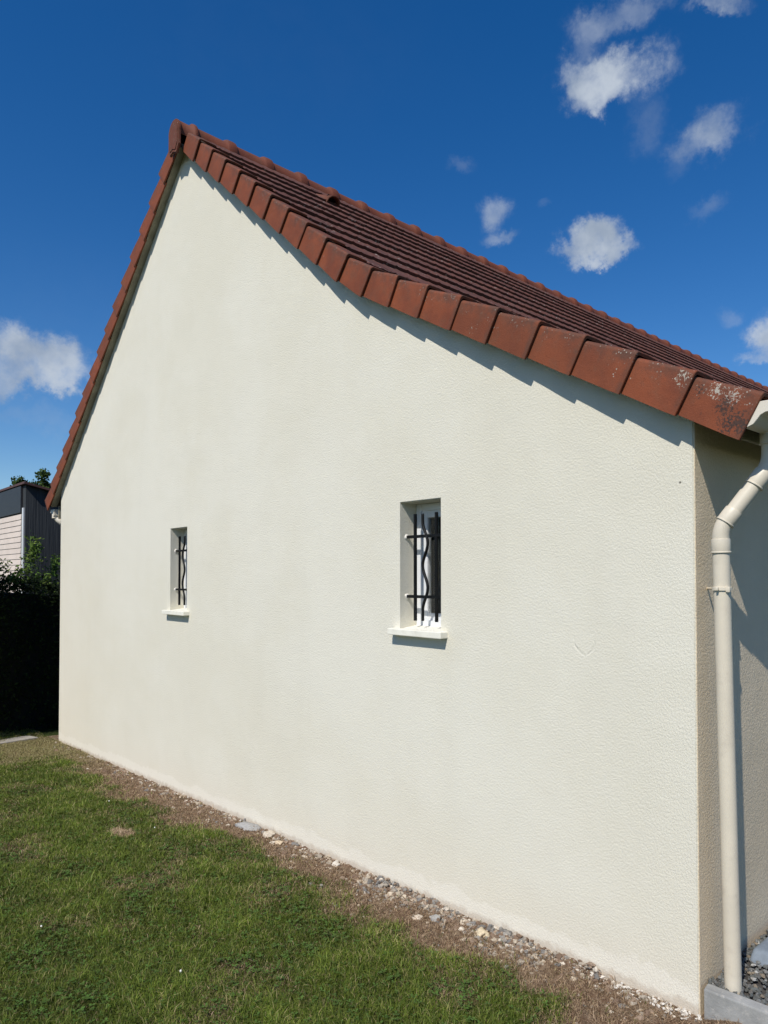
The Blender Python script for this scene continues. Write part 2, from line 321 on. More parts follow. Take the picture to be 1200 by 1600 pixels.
# windows ---------------------------------------------------------------------------
wlab = ['right hand window, nearer the house corner', 'left hand window, farther along the gable']
for wi, (w0, w1, s0, s1) in enumerate(WIN):
    bm = bmesh.new(); zB = 1.665; xf = .15; t = .05
    for (a, b, c0, c1) in [(w0, w0 + t, zB, s1), (w1 - t, w1, zB, s1)]: box(bm, xf, xf + .06, a + .002, b - .002, c0, c1 - .002, .003)
    for (c0, c1) in [(zB, zB + .045), (s1 - t, s1)]: box(bm, xf + .001, xf + .058, w0 + t - .002, w1 - t + .002, c0, c1 - .003, .003)
    win = link('window', bm, M_frame, house); win['label'] = wlab[wi]
    bm = bmesh.new(); a0, a1, c0, c1 = w0 + t - .004, w1 - t + .004, zB + .041, s1 - t + .003; u = .05
    for (a, b) in [(a0, a0 + u), (a1 - u, a1)]: box(bm, xf + .012, xf + .055, a, b, c0, c1, .006)
    for (c, d) in [(c0, c0 + u), (c1 - u, c1)]: box(bm, xf + .014, xf + .053, a0 + u - .003, a1 - u + .003, c, d, .006)
    link('sash', bm, M_frame, win)
    bm = bmesh.new(); box(bm, xf + .03, xf + .036, a0 + u - .004, a1 - u + .004, c0 + u - .004, c1 - u + .004); link('pane', bm, M_glass, win)
    bm = bmesh.new()
    for k in range(40):
        pass
    n = 40; va = []
    for k in range(n + 1):
        y = w0 + .03 + (w1 - w0 - .06) * k / n; x = xf + .12 + .012 * math.sin(k * 1.15) + .004 * math.sin(k * 2.9)
        va.append((bm.verts.new((x, y, s0)), bm.verts.new((x, y, s1))))
    for a, b in zip(va, va[1:]): bm.faces.new((a[0], b[0], b[1], a[1]))
    link('curtain', bm, M_curt, win, True)
    bm = bmesh.new(); quadbox(bm, [(-.065, w0 - .075, 1.618), (.165, w0 - .075 + .0751, 1.63), (.165, w1 + .0, 1.63), (-.065, w1 + .065, 1.618),
                                   (-.065, w0 - .075, 1.656), (.165, w0 + .0001, 1.672), (.165, w1 + .0, 1.672), (-.065, w1 + .065, 1.656)], .004)
    bm.free(); bm = bmesh.new()
    # front lip wider than the opening + inner slope filling the reveal
    box(bm, -.065, .001, w0 - .056, w1 + .058, 1.616, 1.657, .005)
    quadbox(bm, [(-.004, w0 + .001, 1.60), (.17, w0 + .001, 1.60), (.17, w1 - .001, 1.60), (-.004, w1 - .001, 1.60),
                 (-.004, w0 + .001, 1.6545), (.17, w0 + .001, 1.674), (.17, w1 - .001, 1.674), (-.004, w1 - .001, 1.6545)])
    link('window_sill', bm, M_sill, house)
    # iron grille
    bm = bmesh.new(); xg = .062; r = .0082
    bm.free(); gr = bpy.data.objects.new('window_grille', None); COL.objects.link(gr); gr.parent = house
    for z in (1.868, 2.266):
        bm = bmesh.new(); box(bm, xg - r, xg + r, w0 + .006, w1 - .006, z - .010, z + .010, .001, 1); link('cross_bar', bm, M_iron, gr)
    ym = (w0 + w1) / 2
    for k, y in enumerate((ym + .106, ym + .002, ym - .090)):
        bm = bmesh.new()
        if k == 1:
            pts = []
            for q in range(61):
                z = 1.71 + (2.414 - 1.71) * q / 60
                env = 1.
                dz_ = abs(z - 2.073); ph = 0 if dz_ > .292 else dz_ / .292
                yy = ym + .012 + .023 * math.cos(ph * 2 * math.pi) * (1 if wi == 0 else -1)
                pts.append((xg - .001, yy, z))
            tube(bm, pts, .0098, 10)
            o = link('bar', bm, M_iron, gr, True); o['label'] = 'wavy middle bar'
        else:
            box(bm, xg - r - .001, xg + r + .001, y - r, y + r, 1.708, 2.416, .001, 1); link('bar', bm, M_iron, gr)
    for z in (1.868, 2.266):
        for yy, sgn in ((w1, -1), (w0, 1)):
            bm = bmesh.new()
            bmesh.ops.create_icosphere(bm, subdivisions=2, radius=.017, matrix=Matrix.Translation((xg, yy, z)) @ Matrix.Diagonal((1.1, .55, 1.15, 1)))
            for v_ in bm.verts: v_.co += (v_.co - Vector((xg, yy, z))) * noise.noise(v_.co * 60) * .5
            link('anchor', bm, M_anchor, gr, True)
bm = bmesh.new(); box(bm, TW + .5, TW + .52, 1.2, 7.8, .5, 2.9); link('partition', bm, M_dark, house)

# roof ------------------------------------------------------------------------------
joints = [-.216 + .2795 * k for k in range(10)] + [2.572 + .2503 * k for k in range(11)]
jf = [YE1 - .2503 * k for k in range(17)]
XC = []; x = .085; tw = .245
ntile = int((XL + .1 - x) / tw)
def field(near):
    verts = []; faces = []
    js = joints if near else jf
    sgn = 1 if near else -1
    base = 0
    for i in range(len(js) - 1):
        yd, yu = js[i], js[i + 1]
        if near and i == len(js) - 2: yu = YA
        if (not near) and i == len(js) - 2: yu = YA
        off = (i % 2) * .5 * tw
        prof = [(0, .0), (.02, .0055), (.045, .0), (.5 * tw, .0005), (.5 * tw + .02, .0045), (.5 * tw + .045, .0), (tw - .012, .0)]
        for k in range(ntile):
            jz = random.uniform(-.0015, .0015) + (random.uniform(0, .006) if random.random() < .05 else 0); jy = random.uniform(-.002, .002); jr = random.uniform(-.0015, .0015)
            cols = []
            for (px_, h) in prof + [(tw, 0)]:
                X_ = x + k * tw + px_
                wv = h
                row = []
                for (yy, n_) in ((yd - sgn * .012, .164 + wv * .5), (yd - sgn * .014, .199 + wv + jz + jr), (yu, .174 + wv * .9)):
                    P = Vector((X_, yy, zb(yy))) + nrm(yd + sgn * .01) * n_ + Vector((0, jy if n_ > .18 else 0, 0))
                    row.append(len(verts)); verts.append(P)
                cols.append(row)
            for a, b in zip(cols, cols[1:]):
                for r_ in range(2): faces.append((a[r_], b[r_], b[r_ + 1], a[r_ + 1]) if near else (a[r_], a[r_ + 1], b[r_ + 1], b[r_]))
    return verts, faces
v1, f1 = field(True); v2, f2 = field(False)
me = bpy.data.meshes.new('roof'); me.from_pydata([tuple(v_) for v_ in v1 + v2], [], f1 + [tuple(i + len(v1) for i in q) for q in f2]); me.update()
roof = link('roof', me, M_field, house, label='dark brown-red interlocking tile field')
# deck / rafters slab
bm = bmesh.new()
def offp(y, n_, yy=None): P = Vector((0, y, zb(y))) + nrm(y if yy is None else yy) * n_; return (P.y, P.z)
lo = [offp(-.19, .045), offp(YK - .01, .045), (YA, ZA + .06), offp(YE1 - .03, .045, 9)]
hi = [offp(YE1 - .03, .160, 9), (YA, ZA + .205), offp(YK - .01, .160), offp(-.19, .160)]
prism(bm, lo + hi, .012, XL); link('roof_deck', bm, M_deck, roof)
# mortar soffit strip under the verge tiles
bm = bmesh.new()
prism(bm, [offp(-.18, .014), offp(YK, .014), (YA, ZA + .02), offp(YE1 - .04, .014, 9), offp(YE1 - .04, .05, 9), (YA, ZA + .065), offp(YK, .05), offp(-.18, .05)], -.072, .0115)
link('soffit_strip', bm, M_soffit, roof)

def verge_mesh(near, seed):
    rnd = random.Random(seed); L = .3215 + .022
    bm = bmesh.new(); ns = 7; rings = []
    for i in range(ns):
        t = i / (ns - 1)               # 0 downhill end .. 1 uphill end
        xo = -.109 + .021 * t + rnd.uniform(-.0008, .0008); nt = .212 - .027 * t; nb = -.004 + .011 * t; th_ = .016
        if i == 0: nb += .002
        yl = -.010 + L * t
        R_ = .020
        outer = [(xo, nb), (xo + .0008, nb + .1), (xo + .001, nt - R_)]
        for k in range(1, 5):
            a = math.pi / 2 * k / 4
            outer.append((xo + .001 + R_ - R_ * math.cos(a), nt - R_ + R_ * math.sin(a)))
        outer += [(xo + .1, nt + .001), (.076, nt - .003)]
        inner = [(.076, nt - .003 - th_), (xo + th_ + .01, nt - th_), (xo + th_, nt - th_ - .012), (xo + th_, nb)]
        rings.append([bm.verts.new((a, yl if near else -yl, b)) for a, b in outer + inner])
    n = len(rings[0])
    for a, b in zip(rings, rings[1:]):
        for k in range(n): bm.faces.new((a[k], a[(k + 1) % n], b[(k + 1) % n], b[k]))
    bm.faces.new(rings[0]); bm.faces.new(rings[-1])
    bmesh.ops.recalc_face_normals(bm, faces=bm.faces[:])
    ee = [e for e in bm.edges if all(v_ in rings[0][:9] for v_ in e.verts)]
    bmesh.ops.bevel(bm, geom=ee, offset=.003, segments=1, affect='EDGES')
    # nail boss / small hole on the flank
    me = bpy.data.meshes.new('verge_tile'); bm.to_mesh(me); bm.free(); me.materials.append(M_verge)
    me.polygons.foreach_set('use_smooth', [True] * len(me.polygons))
    me.set_sharp_from_angle(angle=math.radians(30)); return me
VM = {(n_, s): verge_mesh(n_, s) for n_ in (True, False) for s in range(4)}
def place_tile(y0, y1, near, idx):
    a = Vector((0, y0, zb(y0))); b = Vector((0, y1, zb(y1)))
    if near: Yv = (b - a).normalized()
    else: Yv = (a - b).normalized()
    Xv = Vector((1, 0, 0)); Nv = Xv.cross(Yv).normalized()
    jt = Matrix.Rotation(random.uniform(-.006, .006), 3, Xv) @ Matrix.Rotation(random.uniform(-.008, .008), 3, Nv)
    rot = (jt @ Matrix((Xv, Yv, Nv)).transposed()).to_4x4()
    o = bpy.data.objects.new('verge_tile', VM[(near, idx % 4)]); COL.objects.link(o); o.parent = roof
    o.matrix_world = Matrix.Translation(a + Vector((random.uniform(-.003, .002), 0, random.uniform(-.0015, .0015)))) @ rot
    return o
for i in range(len(joints) - 1):
    o = place_tile(joints[i], joints[i + 1], True, random.randrange(4))
    if i == 0: o['label'] = 'lowest verge tile with black and white lichen'
for i in range(len(jf) - 1): place_tile(jf[i], jf[i + 1], False, random.randrange(4))

# ridge tiles
RY, RZ = 5.165, ZA + .128; RR = .124
def ridge_mesh():
    bm = bmesh.new(); L = .463; N = 16; rings = []
    prof = [(0, 1.0), (.02, 1.0), (.325, .965), (.345, 1.10), (.365, 1.175), (.425, 1.19), (.448, 1.16), (.456, 1.0)]
    for (xx, k) in prof:
        ring = []
        for i in range(N + 1):
            a = math.radians(-22 + 224 * i / N); ring.append(bm.verts.new((xx, RR * k * math.cos(a) * .92, RR * k * math.sin(a) * (1.03))))
        for i in range(N, -1, -1):
            a = math.radians(-22 + 224 * i / N); ring.append(bm.verts.new((xx, (RR * k - .018) * math.cos(a) * .92, (RR * k - .018) * math.sin(a) * 1.03)))
        rings.append(ring)
    n = len(rings[0])
    for a, b in zip(rings, rings[1:]):
        for k in range(n): bm.faces.new((a[k], a[(k + 1) % n], b[(k + 1) % n], b[k]))
    for rr in (rings[0], rings[-1]):
        for i in range(N): bm.faces.new((rr[i], rr[i + 1], rr[2 * N - i], rr[2 * N + 1 - i]))
    bmesh.ops.recalc_face_normals(bm, faces=bm.faces[:])
    me = bpy.data.meshes.new('ridge_tile'); bm.to_mesh(me); bm.free(); me.materials.append(M_ridge)
    me.polygons.foreach_set('use_smooth', [True] * len(me.polygons)); me.set_sharp_from_angle(angle=math.radians(40)); return me
RM = ridge_mesh()
xr = -.395
k = 0
while xr < XL:
    o = bpy.data.objects.new('ridge_tile', RM); COL.objects.link(o); o.parent = roof
    o.location = (xr if k else -.127, RY, RZ + random.uniform(-.004, .004)); o.rotation_euler = (0, random.uniform(-.006, .006), random.uniform(-.006, .006))
    if k == 0: o.scale = ((.463 - .268) / .463, 1, 1)
    k += 1; xr += .451
# end plate of the ridge
bm = bmesh.new(); pr = []
for i in range(25):
    a = math.radians(-12 + 204 * i / 24); pr.append((RY - .01 + .118 * math.cos(a), RZ - .0 + .125 * math.sin(a)))
pr += [(RY - .128, RZ - .16), (RY - .075, RZ - .235), (RY + .005, RZ - .20), (RY + .075, RZ - .215), (RY + .108, RZ - .15)]
prism(bm, pr, -.150, -.128)
bmesh.ops.bevel(bm, geom=[e for e in bm.edges if all(abs(v_.co.x + .150) < 1e-5 for v_ in e.verts)], offset=.006, segments=2, affect='EDGES')
cap = link('ridge_end_plate', bm, M_ridge, roof)
bm = bmesh.new(); prism(bm, [(RY + (a - RY) * .78, RZ - .02 + (b - RZ + .02) * .82) for a, b in pr], -.156, -.151); link('raised_panel', bm, M_ridge, roof)
# roof vent tile
bm = bmesh.new()
vy, vx = 4.62, 1.29; N_ = nrm(4); Dn = Vector((0, -1, -SU)).normalized(); P0 = Vector((vx, vy, zb(vy))) + N_ * .185
def vp(a, s, h): return tuple(P0 + Vector((a, 0, 0)) + Dn * s + N_ * h)
hood = [(-.085, .0), (-.075, .05), (-.045, .078), (0, .088), (.045, .078), (.075, .05), (.085, .0)]
ra = [bm.verts.new(vp(a, .10, h)) for a, h in hood]; rb = [bm.verts.new(vp(a * .9, -.16, h * .12)) for a, h in hood]
ri = [bm.verts.new(vp(a * .86, .10, h * .84)) for a, h in hood]; rj = [bm.verts.new(vp(a * .8, -.1, h * .1)) for a, h in hood]
for A, B in ((ra, rb), (ri, ra), (rj, ri)):
    for i in range(6): bm.faces.new((A[i], A[i + 1], B[i + 1], B[i]))
vent = link('roof_vent', bm, M_ridge, roof, True, label='small hooded vent tile just below the ridge')
bm = bmesh.new(); bm.faces.new([bm.verts.new(vp(a * .84, .04, h * .8)) for a, h in hood]); 
bm2 = bmesh.new(); quadbox(bm2, [vp(-.07, .03, .0), vp(.07, .03, .0), vp(.07, .02, .0), vp(-.07, .02, .0), vp(-.05, .03, .066), vp(.05, .03, .066), vp(.05, .02, .066), vp(-.05, .02, .066)])
bm.free(); link('vent_hole_shade', bm2, M_iron, roof)  # black panel under the hood stands in for the shaded opening

# gutters and downpipes -----------------------------------------------------------
def gutter(sgn, y_w, zt, mt, gx0, name='gutter'):
    """moulded gutter, sgn -1 near side / +1 far side"""
    pr = [(.206, .000), (.200, -.086), (.212, -.097), (.235, -.098), (.256, -.090), (.272, -.072), (.285, -.056), (.305, -.047), (.332, -.046), (.342, -.040), (.342, .0)]
    outer = [(y_w + sgn * a, zt + b) for a, b in pr]
    bm = bmesh.new(); cy = y_w + sgn * .27; cz = zt - .02
    inner = [(cy + (a - cy) * .93, cz + (b - cz) * .93 + (.0015)) for a, b in outer]
    n = len(pr)
    def ring(x, pts): return [bm.verts.new((x, a, b)) for a, b in pts]
    o0, o1, i0, i1 = ring(gx0, outer), ring(XL, outer), ring(gx0 + .01, inner), ring(XL, inner)
    for k in range(n - 1):
        bm.faces.new((o0[k], o0[k + 1], o1[k + 1], o1[k])); bm.faces.new((i0[k], i1[k], i1[k + 1], i0[k + 1]))
    for k in (0, n - 1): bm.faces.new((o0[k], o1[k], i1[k], i0[k]))
    bm.faces.new(o0); bm.faces.new(i0[::-1])
    bmesh.ops.recalc_face_normals(bm, faces=bm.faces[:])
    gt = link(name, bm, mt, house); smooth_sharp(gt, 30)
    bm = bmesh.new(); oc = [(cy + (a - cy) * 1.03, cz + (b - cz) * 1.03) for a, b in outer]; prism(bm, oc, gx0 - .006, gx0 + .02)
    bmesh.ops.bevel(bm, geom=bm.edges[:], offset=.002, segments=1, affect='EDGES')
    link('end_cap', bm, mt, gt)
    return gt
gutter(-1, -.022, 2.732, M_pvcw, -.092)
gutter(1, YF + .0, 2.955, M_pvcw, -.03)
bm = bmesh.new(); box(bm, .012, XL, -.155, -.135, 2.625, 2.74); link('fascia_board', bm, M_soffit, house)
bm = bmesh.new(); box(bm, .012, XL, YF + .135, YF + .155, 2.82, 3.0); link('fascia_board', bm, M_soffit, house)
def bez(a, b, c, n=8): a, b, c = Vector(a), Vector(b), Vector(c); return [a * (1 - t) ** 2 + b * 2 * t * (1 - t) + c * t * t for t in [i / n for i in range(n + 1)]]
def downpipe(top_, bend, knee, foot, mt, clipz):
    T, B, K, Ft = map(Vector, (top_, bend, knee, foot)); r = .0365
    bm = bmesh.new()
    d1 = (B - T).normalized(); d2 = (K - B).normalized(); d3 = (Ft - K).normalized()
    pts = [T] + bez(B - d1 * .05, B, B + d2 * .05) + bez(K - d2 * .04, K, K + d3 * .05) + [Ft]
    tube(bm, pts, r, 28); dp = link('downpipe', bm, mt, house); smooth_sharp(dp, 40)
    def sleeve(a, b, rr, lip=True):
        bm = bmesh.new(); d = (Vector(b) - Vector(a)); P = [Vector(a) + d * t for t in (0, .06, .94, 1)]
        tube(bm, P, [rr - .001, rr, rr, rr - .001], 28); o = link('pipe_collar', bm, mt, dp); smooth_sharp(o, 40)
        bm = bmesh.new(); e = d.normalized(); tube(bm, [Vector(b) - e * .004, Vector(b) - e * .002, Vector(b) + e * .002, Vector(b) + e * .004], [rr, rr + .0022, rr + .0022, rr], 28); o = link('pipe_lip', bm, mt, dp); smooth_sharp(o, 40)
    sleeve(T, T + d1 * .055, r + .006); sleeve(B + d2 * .045, B + d2 * .115, r + .0045); sleeve(K - d2 * .10, K - d2 * .035, r + .0045)
    sleeve(K + d3 * .045, K + d3 * .105, r + .004)
    for z in clipz:
        t = (K.z - z) / (K.z - Ft.z); c = K + (Ft - K) * t
        bm = bmesh.new(); tube(bm, [c + Vector((0, 0, -.008)), c + Vector((0, 0, -.007)), c + Vector((0, 0, .007)), c + Vector((0, 0, .008))], [r, r + .006, r + .006, r], 28)
        s_ = 1 if c.y < 1 else -1
        tube(bm, [c + Vector((.012, s_ * .030, 0)), (c.x + .09, Y0 if s_ > 0 else YF, z)], .005, 8)
        box(bm, c.x - .056, c.x - .038, c.y - .005, c.y + .005, z - .007, z + .007, .002)
        box(bm, c.x - .03, c.x - .018, c.y - .046, c.y - .028, z - .014, z + .010, .002)
        cl = link('pipe_clip', bm, mt, dp); smooth_sharp(cl, 40)
    return dp
downpipe((.135, -.262, 2.645), (.135, -.262, 2.50), (.026, -.086, 2.215), (.112, -.086, .10), M_pvc, (1.945,))
downpipe((-.0, YF + .25, 2.89), (-.0, YF + .25, 2.84), (.24, YF + .08, 2.62), (.24, YF + .08, -.3), M_pvcw, (1.5,))

# ------------------------------------------------------------------ ground
def gz(x, y):
    yy = max(-6., min(14., y)); xx = max(-6., min(0., x))
    return -.033 * yy - .04 * xx + .045 * max(0., min(1., -y / .12)) * (1 if x > -3 else 0) * max(0., min(1., (x + .8) / .6))
def dnoise(x, y, s, o=0.): return noise.noise(Vector((x * s + o, y * s - o, o * .37)))
def dry(x, y):
    """0 lush lawn .. 1 bare dry soil beside the wall"""
    d = -x if x < 0 else 0.
    w = .40 + .20 * dnoise(x, y, 1.1, 3.) + .16 * dnoise(x, y, 4.2, 9.)
    if 4.2 < y < 7.2: w += .12
    if y < .5: w += .1
    k = 1 - (d - w * .22) / (w * 1.25) + .35 * dnoise(x, y, 6.5, 31.) + .18 * dnoise(x, y, 15., 2.)
    if y > 7.4 and d > .2: k = max(k, min(.62, (y - 7.4) * .8) + .35 * dnoise(x, y, 4., 8.))
    if y > 9.45: k = min(k, .15)
    pa = 1 - math.hypot((x + .93) / .13, (y - 4.36) / .20); k = max(k, min(.8, pa * 1.4) + dnoise(x, y, 9, 5.) * .5 if pa > -.3 else 0)
    k = max(k, min(.33, max(0, .9 * dnoise(x, y, 2.3, 21.) + .5 * dnoise(x, y, 7.3, 4.) - .12)))
    return max(0., min(1., k))
def axis(fine0, fine1, st, outer):
    a = list(np.arange(fine0, fine1 + 1e-6, st)); lo_, hi_ = [], []
    d = st
    p_ = fine0
    while p_ > -outer: d *= 1.5; p_ -= d; lo_.append(p_)
    d = st; p_ = fine1
    while p_ < outer: d *= 1.5; p_ += d; hi_.append(p_)
    return lo_[::-1] + a + hi_
ax = axis(-4.5, .3, .06, 260); ay = axis(-1., 11., .06, 260)
verts = []; cols = []
for y in ay:
    for x in ax:
        h = gz(x, y)
        if -5 < x < .4 and -2 < y < 12:
            h += .012 * dnoise(x, y, 2.2) + .007 * dnoise(x, y, 9.)
            dd = dry(x, y); h += (.022 * dnoise(3., y, 5.) + .012 * dnoise(7., y, 17.)) * max(0., 1 + min(x, 0) / .12)
            h += dd * (.016 * dnoise(x, y, 17.) + .012 * dnoise(x, y, 41.) + .006)
        else: dd = .05
        verts.append((x, y, h)); cols.append(dd)
nx = len(ax); faces = [(j * nx + i, j * nx + i + 1, (j + 1) * nx + i + 1, (j + 1) * nx + i) for j in range(len(ay) - 1) for i in range(nx - 1)]
me = bpy.data.meshes.new('ground'); me.from_pydata(verts, [], faces)
at = me.attributes.new('dry', 'FLOAT', 'POINT'); at.data.foreach_set('value', cols)
m, g, p = mat('soil_and_turf'); M_ground = m
pos = g.n('ShaderNodeNewGeometry').outputs['Position']; a_ = g.n('ShaderNodeAttribute', attribute_name='dry').outputs['Fac']
soil = g.mix(g.ss(g.noise(pos, 30, 6, .7), .3, .7), (.085, .055, .036), (.31, .225, .15))
soil = g.mix(g.m('MULTIPLY', g.ss(g.noise(pos, 7, 4), .45, .65), .6), soil, (.17, .095, .06))
soil = g.mix(g.m('MULTIPLY', g.ss(g.noise(pos, 95, 4, .7), .55, .68), .6), soil, (.45, .37, .27))
turf = g.mix(g.ss(g.noise(pos, 22, 5, .6), .3, .7), (.020, .030, .009), (.045, .062, .016))
ff = g.ss(g.m('ADD', a_, g.m('MULTIPLY', g.m('SUBTRACT', g.noise(pos, 18, 4, .6), .5), .5)), .3, .62)
g.put(p.inputs['Base Color'], g.mix(ff, turf, soil)); p.inputs['Roughness'].default_value = .95; p.inputs['Specular IOR Level'].default_value = .1
bump(g, p, g.noise(pos, 75, 5, .7), .012)
ground = link('ground', me, M_ground, None, True, kind='structure', label='gently sloping garden soil and turf below the house')

# visibility test to keep the blades where the picture can see them (plus a margin for a side step)
camP = np.array(cam.location); Fn = np.array(Fv); Rn = np.array(Rv); Un = np.array(Uv)

def blades_mesh(name, P, H, Wd, bend, lean_az, seed, colfn):
    """P n x 3; curved 2-segment blades, built flat in numpy"""
    n = len(P); r = np.random.default_rng(seed)
    az = r.uniform(0, 2 * np.pi, n); wx = np.cos(az); wy = np.sin(az)
    la = lean_az; lx = np.cos(la) * bend * H; ly = np.sin(la) * bend * H
    V = np.zeros((n, 5, 3))
    hw = Wd / 2
    V[:, 0] = P + np.stack([-wx * hw, -wy * hw, -0 * hw - .004], 1); V[:, 1] = P + np.stack([wx * hw, wy * hw, -0 * hw - .004], 1)
    mid = P + np.stack([lx * .35, ly * .35, H * .58], 1)
    V[:, 2] = mid + np.stack([-wx * hw * .8, -wy * hw * .8, 0 * hw], 1); V[:, 3] = mid + np.stack([wx * hw * .8, wy * hw * .8, 0 * hw], 1)
    V[:, 4] = P + np.stack([lx, ly, H * (1 - .32 * bend ** 2)], 1)
    me = bpy.data.meshes.new(name); me.vertices.add(n * 5); me.vertices.foreach_set('co', V.reshape(-1))
    base = np.arange(n) * 5
    q = np.stack([base, base + 1, base + 3, base + 2], 1); t = np.stack([base + 2, base + 3, base + 4], 1)
    li = np.concatenate([q, t], 1).reshape(-1); me.loops.add(n * 7); me.loops.foreach_set('vertex_index', li)
    st = np.stack([np.arange(n) * 7, np.arange(n) * 7 + 4], 1).reshape(-1); me.polygons.add(n * 2)
    me.polygons.foreach_set('loop_start', st); me.update(calc_edges=True); me.validate()
    c = np.ones((n, 5, 4)); cc = colfn(P, r); c[:, :, :3] = cc[:, None, :]
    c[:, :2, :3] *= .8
    at = me.color_attributes.new('tint', 'FLOAT_COLOR', 'POINT'); at.data.foreach_set('color', c.reshape(-1)); return me
m, g, p = mat('grass_blade'); M_blade = m
tint = g.n('ShaderNodeAttribute', attribute_name='tint').outputs['Color']
g.put(p.inputs['Base Color'], tint); p.inputs['Roughness'].default_value = .55; p.inputs['Specular IOR Level'].default_value = .3
tr = g.n('ShaderNodeBsdfTranslucent'); g.put(tr.inputs[0], tint)
mx = g.n('ShaderNodeMixShader'); mx.inputs[0].default_value = .28; g.put(mx.inputs[1], p.outputs[0]); g.put(mx.inputs[2], tr.outputs[0])
for nd in g.t.nodes:
    if nd.type == 'OUTPUT_MATERIAL': g.put(nd.inputs[0], mx.outputs[0])

def sample(n, xr_, yr_):
    x = rng.uniform(*xr_, n); y = rng.uniform(*yr_, n); return x, y
dgrid_x = np.arange(-5, .31, .05); dgrid_y = np.arange(-1.5, 12, .05)
DG = np.array([[dry(a, b) for a in dgrid_x] for b in dgrid_y])
HG = np.array([[gz(a, b) + .012 * dnoise(a, b, 2.2) + .007 * dnoise(a, b, 9.) for a in dgrid_x] for b in dgrid_y])
CGr = np.array([[.8 * dnoise(a, b, 3.1, 40.) + .8 * dnoise(a, b, 9., 11.) + .5 * dnoise(a, b, 20., 3.) for a in dgrid_x] for b in dgrid_y])
def lk(A, x, y):
    i = np.clip(((x + 5) / .05), 0, len(dgrid_x) - 1.01); j = np.clip(((y + 1.5) / .05), 0, len(dgrid_y) - 1.01)
    i0 = i.astype(int); j0 = j.astype(int); fi = i - i0; fj = j - j0
    return A[j0, i0] * (1 - fi) * (1 - fj) + A[j0, i0 + 1] * fi * (1 - fj) + A[j0 + 1, i0] * (1 - fi) * fj + A[j0 + 1, i0 + 1] * fi * fj
def visible(x, y, mx_=.25):
    d = np.stack([x, y, np.zeros_like(x)], 1) - camP; z = d @ Fn
    u = (d @ Rn) / z * 1112 / 600; v_ = (d @ Un) / z * 1112
    return (z > .5) & (np.abs(u) < 1 + mx_) & (v_ > -(1600 - 875.76) - 160), z
def grass(n, kind, seed):
    x, y = sample(n, (-4.6, -.005), (-.8, 10.6)); ok, z = visible(x, y)
    keep = ok & (rng.random(n) < np.clip((3.4 / np.maximum(z, .6)) ** 1.25, 0, 1)); x, y, z = x[keep], y[keep], z[keep]
    d = lk(DG, x, y); c = lk(CGr, x, y)
    if kind == 'green': k = rng.random(len(x)) < np.clip(1.05 - d * 1.75, .02, 1)
    else: k = rng.random(len(x)) < np.clip(.06 + d * 1.3, 0, .8)
    x, y, z, d, c = x[k], y[k], z[k], d[k], c[k]; n = len(x)
    P = np.stack([x, y, lk(HG, x, y)], 1)
    sc = np.clip(z / 3.4, 1, 2.6)
    if kind == 'green':
        H = rng.gamma(6, .0042, n) * (1 + .6 * c) * np.where(rng.random(n) < .02, 1.7, 1) * (1 - .4 * d) + .006; Wd = rng.uniform(.0020, .0040, n) * sc ** .8; bend = rng.uniform(.25, 1.25, n)
        def cf(P, r):
            t = r.random(n)[:, None]; a = np.array([.046, .082, .007]); b = np.array([.215, .265, .040]); q = a + (b - a) * t ** 1.3
            yl = (r.random(n) < .10 + .50 * d)[:, None]; q = np.where(yl, np.array([.36, .31, .13]) * (.6 + .6 * t), q)
            return q * (1 + .55 * c[:, None]) * np.array([1 + .0, 1, 1])
    else:
        H = rng.gamma(4, .0045, n) + .003 + .012 * np.clip((y - 6.5) / 1.5, 0, 1); Wd = rng.uniform(.0018, .0034, n) * sc ** .8; bend = rng.uniform(.7, 2.2, n)
        def cf(P, r):
            t = r.random(n)[:, None]; a = np.array([.14, .078, .042]); b = np.array([.60, .44, .28]); f7 = np.clip((P[:, 1:2] - 6.5) / 1.5, 0, 1); q = a + (b - a) * t ** 1.3; pm = np.clip(1.6 * (1.25 - np.hypot((P[:, 0:1] + .93) / .14, (P[:, 1:2] - 4.36) / .22)), 0, 1); q = q * (1 - pm) + pm * (np.array([.42, .31, .19]) + np.array([.22, .18, .12]) * t); return q * (1 - f7) + f7 * (np.array([.20, .18, .07]) + np.array([.22, .18, .11]) * t)
    la = rng.uniform(0, 2 * np.pi, n) 
    return blades_mesh('g', P, H, Wd, bend, la, seed, cf)
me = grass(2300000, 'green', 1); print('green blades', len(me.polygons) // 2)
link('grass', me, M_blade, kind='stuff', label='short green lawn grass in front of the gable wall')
me = grass(1700000, 'dry', 2); print('dry blades', len(me.polygons) // 2)
link('dry_grass', me, M_blade, kind='stuff', label='dry brown grass and straw in the bare strip along the wall')

